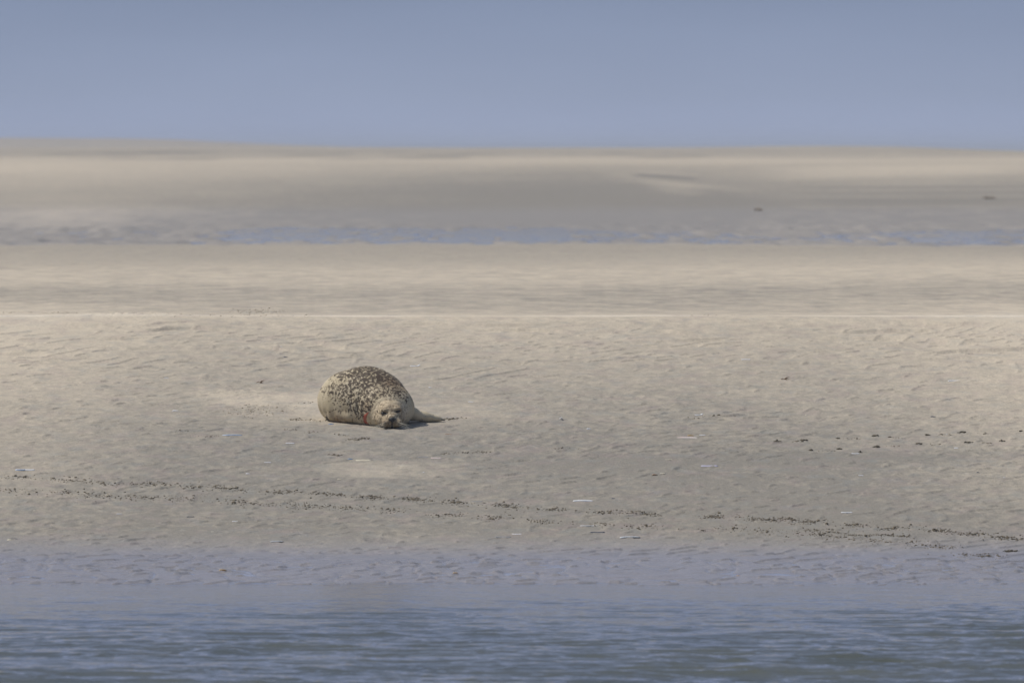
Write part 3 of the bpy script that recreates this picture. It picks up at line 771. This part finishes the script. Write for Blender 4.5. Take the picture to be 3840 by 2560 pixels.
B = [(33, 1837), (229, 1847), (348, 1856), (533, 1864), (702, 1873), (903, 1882), (1034, 1890), (1170, 1897), (1315, 1905), (1470, 1915), (1683, 1931), (1841, 1941), (2036, 1954), (2260, 1966), (2412, 1973), (2712, 1983), (2865, 1993), (3023, 2003), (3121, 2013), (3262, 2022), (3366, 2034), (3485, 2048), (3540, 2052), (3648, 2081), (3710, 2088)]
C3 = [(3050, 1987), (3159, 1999), (3273, 2005), (3355, 2009)]
def spread(lst, n, wx, wy, jitter=.35):
    out = []
    for (px, py) in lst:
        p = at(px, py); k = int(n * rg.uniform(.55, 1.35)); ww = wx * rg.uniform(.6, 1.25); tilt = rg.uniform(-.5, .5)
        for _ in range(k):
            a = rg.normal(0, ww); out.append((p.x + a, p.y + tilt * a * 2 - a * .35 + rg.normal(0, wy)))
        for _ in range(int(k * .16)): out.append((p.x + rg.normal(0, ww * 2.2), p.y + rg.normal(0, wy * 2)))
    return out
m = Mat('turned_sand'); nn = m.noise(18, 3)
m.base(m.mix(m.rng(nn, .35, .65), (.09, .070, .042), (.23, .185, .12))).rough(.8); M_clod = m.m
m = Mat('dry_turned_sand'); nn = m.noise(18, 3)
m.base(m.mix(m.rng(nn, .35, .65), (.30, .25, .17), (.46, .39, .28))).rough(.9); M_dry = m.m
o = crumbs('sand_clods', spread(A, 105, .075, .09) + spread(B, 85, .085, .12) + spread(C3, 60, .08, .05), M_clod, .0039); o['kind'] = 'stuff'
tag(o, 'dark crumbs of turned sand in two long tracks above the wet ripples', 'sand clods')
D1 = [(1110, 1573, 22), (1140, 1574, 10), (1190, 1578, 8), (680, 1619, 10), (792, 1636, 8), (1090, 1612, 12), (1170, 1620, 8), (1250, 1706, 14), (1330, 1648, 26), (1365, 1645, 18), (1283, 1632, 8), (1700, 1569, 26), (1680, 1571, 20),
      (1675, 1700, 14), (1820, 1694, 24), (1750, 1696, 12), (2100, 1682, 14), (2165, 1682, 3), (3360, 1640, 6), (3540, 1632, 6), (3200, 1645, 6), (3350, 1672, 8), (3100, 1688, 6), (3500, 1668, 6), (3700, 1625, 6), (3690, 1660, 6), (2980, 1655, 8), (1230, 1500, 8), (1160, 1508, 6), (2690, 1560, 8), (2620, 1568, 8)]
lst = []
for px, py, n_ in D1:
    p = at(px, py)
    for _ in range(int(n_ * 2.2)): lst.append((p.x + rg.normal(0, .04), p.y + rg.normal(0, .05)))
o = crumbs('sand_crumbs', lst, M_clod, .0034); o['kind'] = 'stuff'
tag(o, 'scattered dark crumbs of sand around the resting seal', 'sand crumbs')
lst = []
for px, py, n_, wx, wy in ((985, 1537, 220, .16, .35), (930, 1545, 80, .12, .3), (960, 1167, 160, .12, .9), (760, 1180, 90, .45, .25), (220, 1172, 50, .12, .3), (900, 1183, 60, .5, .2), (2630, 1180, 30, .15, .3), (75, 1170, 30, .1, .3)):
    p = at(px, py)
    for _ in range(n_): lst.append((p.x + rg.normal(0, wx), p.y + rg.normal(0, wy)))
o = crumbs('dry_sand_crumbs', lst, M_dry, .0032); o['kind'] = 'stuff'
tag(o, 'pale churned sand left of the seal and along the low berm behind', 'sand crumbs')

# weed clumps
M_weed = simple('weed', (.11, .088, .052), .7, .5, 90)
M_farweed = simple('far_weed', (.25, .20, .14), .8, .3, 9)
def weed(px, py, wpx, label):
    wpx *= .8
    p = at(px, py); w = wpx / 3.75 * p.y / F; vs, fs = [ICO_V * np.array([w * (.22 if wpx < 50 else .45), .015, .003])], [ICO_F]; n = len(ICO_V)
    k = max(10, int(wpx * .8))
    for _ in range(k):
        a = rg.normal(0, w * .25); b = rg.normal(0, w * .3); z_ = abs(rg.normal(0, .0055)) * math.exp(-(a / (w * .3)) ** 2) + .002
        r = min(.009, rg.lognormal(math.log(.0036), .5)); v = ICO_V * np.array([r * rg.uniform(1, 2.6), r, r * rg.uniform(.5, 1.2)]) * (1 + rg.uniform(-.3, .3, (len(ICO_V), 1)))
        vs.append(v + np.array([a, b, z_])); fs.append(ICO_F + n); n += len(v)
    o = make_mesh('weed_clump', np.concatenate(vs), np.concatenate(fs), M_weed, shade=False); o.location = p
    tag(o, label, 'seaweed', 'dark weed clumps on the right sand')
for a in ((3607, 1621, 40, 'largest dark weed clump, highest of those near the right edge'), (3629, 1659, 38, 'dark weed clump right under the largest one near the right edge'),
          (3757, 1654, 36, 'dark weed clump closest to the right edge'), (3284, 1634, 34, 'dark weed clump in the upper row, midway across the right sand'),
          (3017, 1650, 28, 'small weed clump, leftmost piled one of the upper row'), (2915, 1658, 40, 'low flat weed scatter at the left end of the upper row'), (3140, 1644, 20, 'tiny weed clump between two larger ones of the upper row'), (3447, 1668, 36, 'flat weed clump in the lower row left of the short white shell'),
          (3292, 1677, 40, 'thin dark weed line in the lower row, middle of the right sand'), (3042, 1689, 20, 'tiny weed clump, leftmost of the lower row'), (3147, 1684, 26, 'small faint weed clump right of the leftmost one in the lower row'), (3226, 1697, 14, 'small dark lump touching the right end of a white shell'),
          (3477, 1632, 26, 'thin weed clump in the upper row left of the shell on end'), (3790, 2067, 76, 'big flat dark weed clump at the top of the wet ripples by the right edge'),
          (3830, 1617, 18, 'weed scrap cut by the right edge of the picture')):
    weed(*a)
# far off scraps on the other bank
for a in ((2845, 788, 24, 'brown blurred weed lump on the far bank, left of the other one'), (3710, 745, 40, 'brown blurred weed lump on the far bank near the right edge')):
    p = at(a[0], a[1]); w = a[2] / 3.75 * p.y / F; vs, fs = [ICO_V * np.array([w * .4, .3, .03])], [ICO_F]; n = len(ICO_V)
    for _ in range(26):
        r = rg.uniform(.02, .04); v = ICO_V * r * (1 + rg.uniform(-.3, .3, (len(ICO_V), 1)))
        vs.append(v + np.array([rg.normal(0, w * .25), rg.normal(0, .2), abs(rg.normal(0, .02))])); fs.append(ICO_F + n); n += len(v)
    o = make_mesh('weed_lump', np.concatenate(vs), np.concatenate(fs), M_farweed, shade=False); o.location = p; tag(o, a[3], 'seaweed')

# ------------------------------------------------------------------ haze over the flats
bm = bmesh.new(); bmesh.ops.create_cube(bm, size=1)
for v in bm.verts: v.co = Vector((v.co.x * 12400, 3800 + v.co.y * 8800, -1.5 + v.co.z * 14))
me = bpy.data.meshes.new('haze'); bm.to_mesh(me); bm.free()
hz = bpy.data.objects.new('haze', me); COL.objects.link(hz); hz['kind'] = 'stuff'; hz['label'] = 'thin sea haze lying over the sand flats'; hz['category'] = 'haze'
mh = bpy.data.materials.new('haze'); mh.use_nodes = True; t_ = mh.node_tree; t_.nodes.clear()
ho = t_.nodes.new('ShaderNodeOutputMaterial'); pv = t_.nodes.new('ShaderNodeVolumePrincipled')
pv.inputs['Color'].default_value = (.80, .86, .95, 1); pv.inputs['Density'].default_value = .00032; pv.inputs['Anisotropy'].default_value = .0
t_.links.new(pv.outputs[0], ho.inputs['Volume']); me.materials.append(mh)
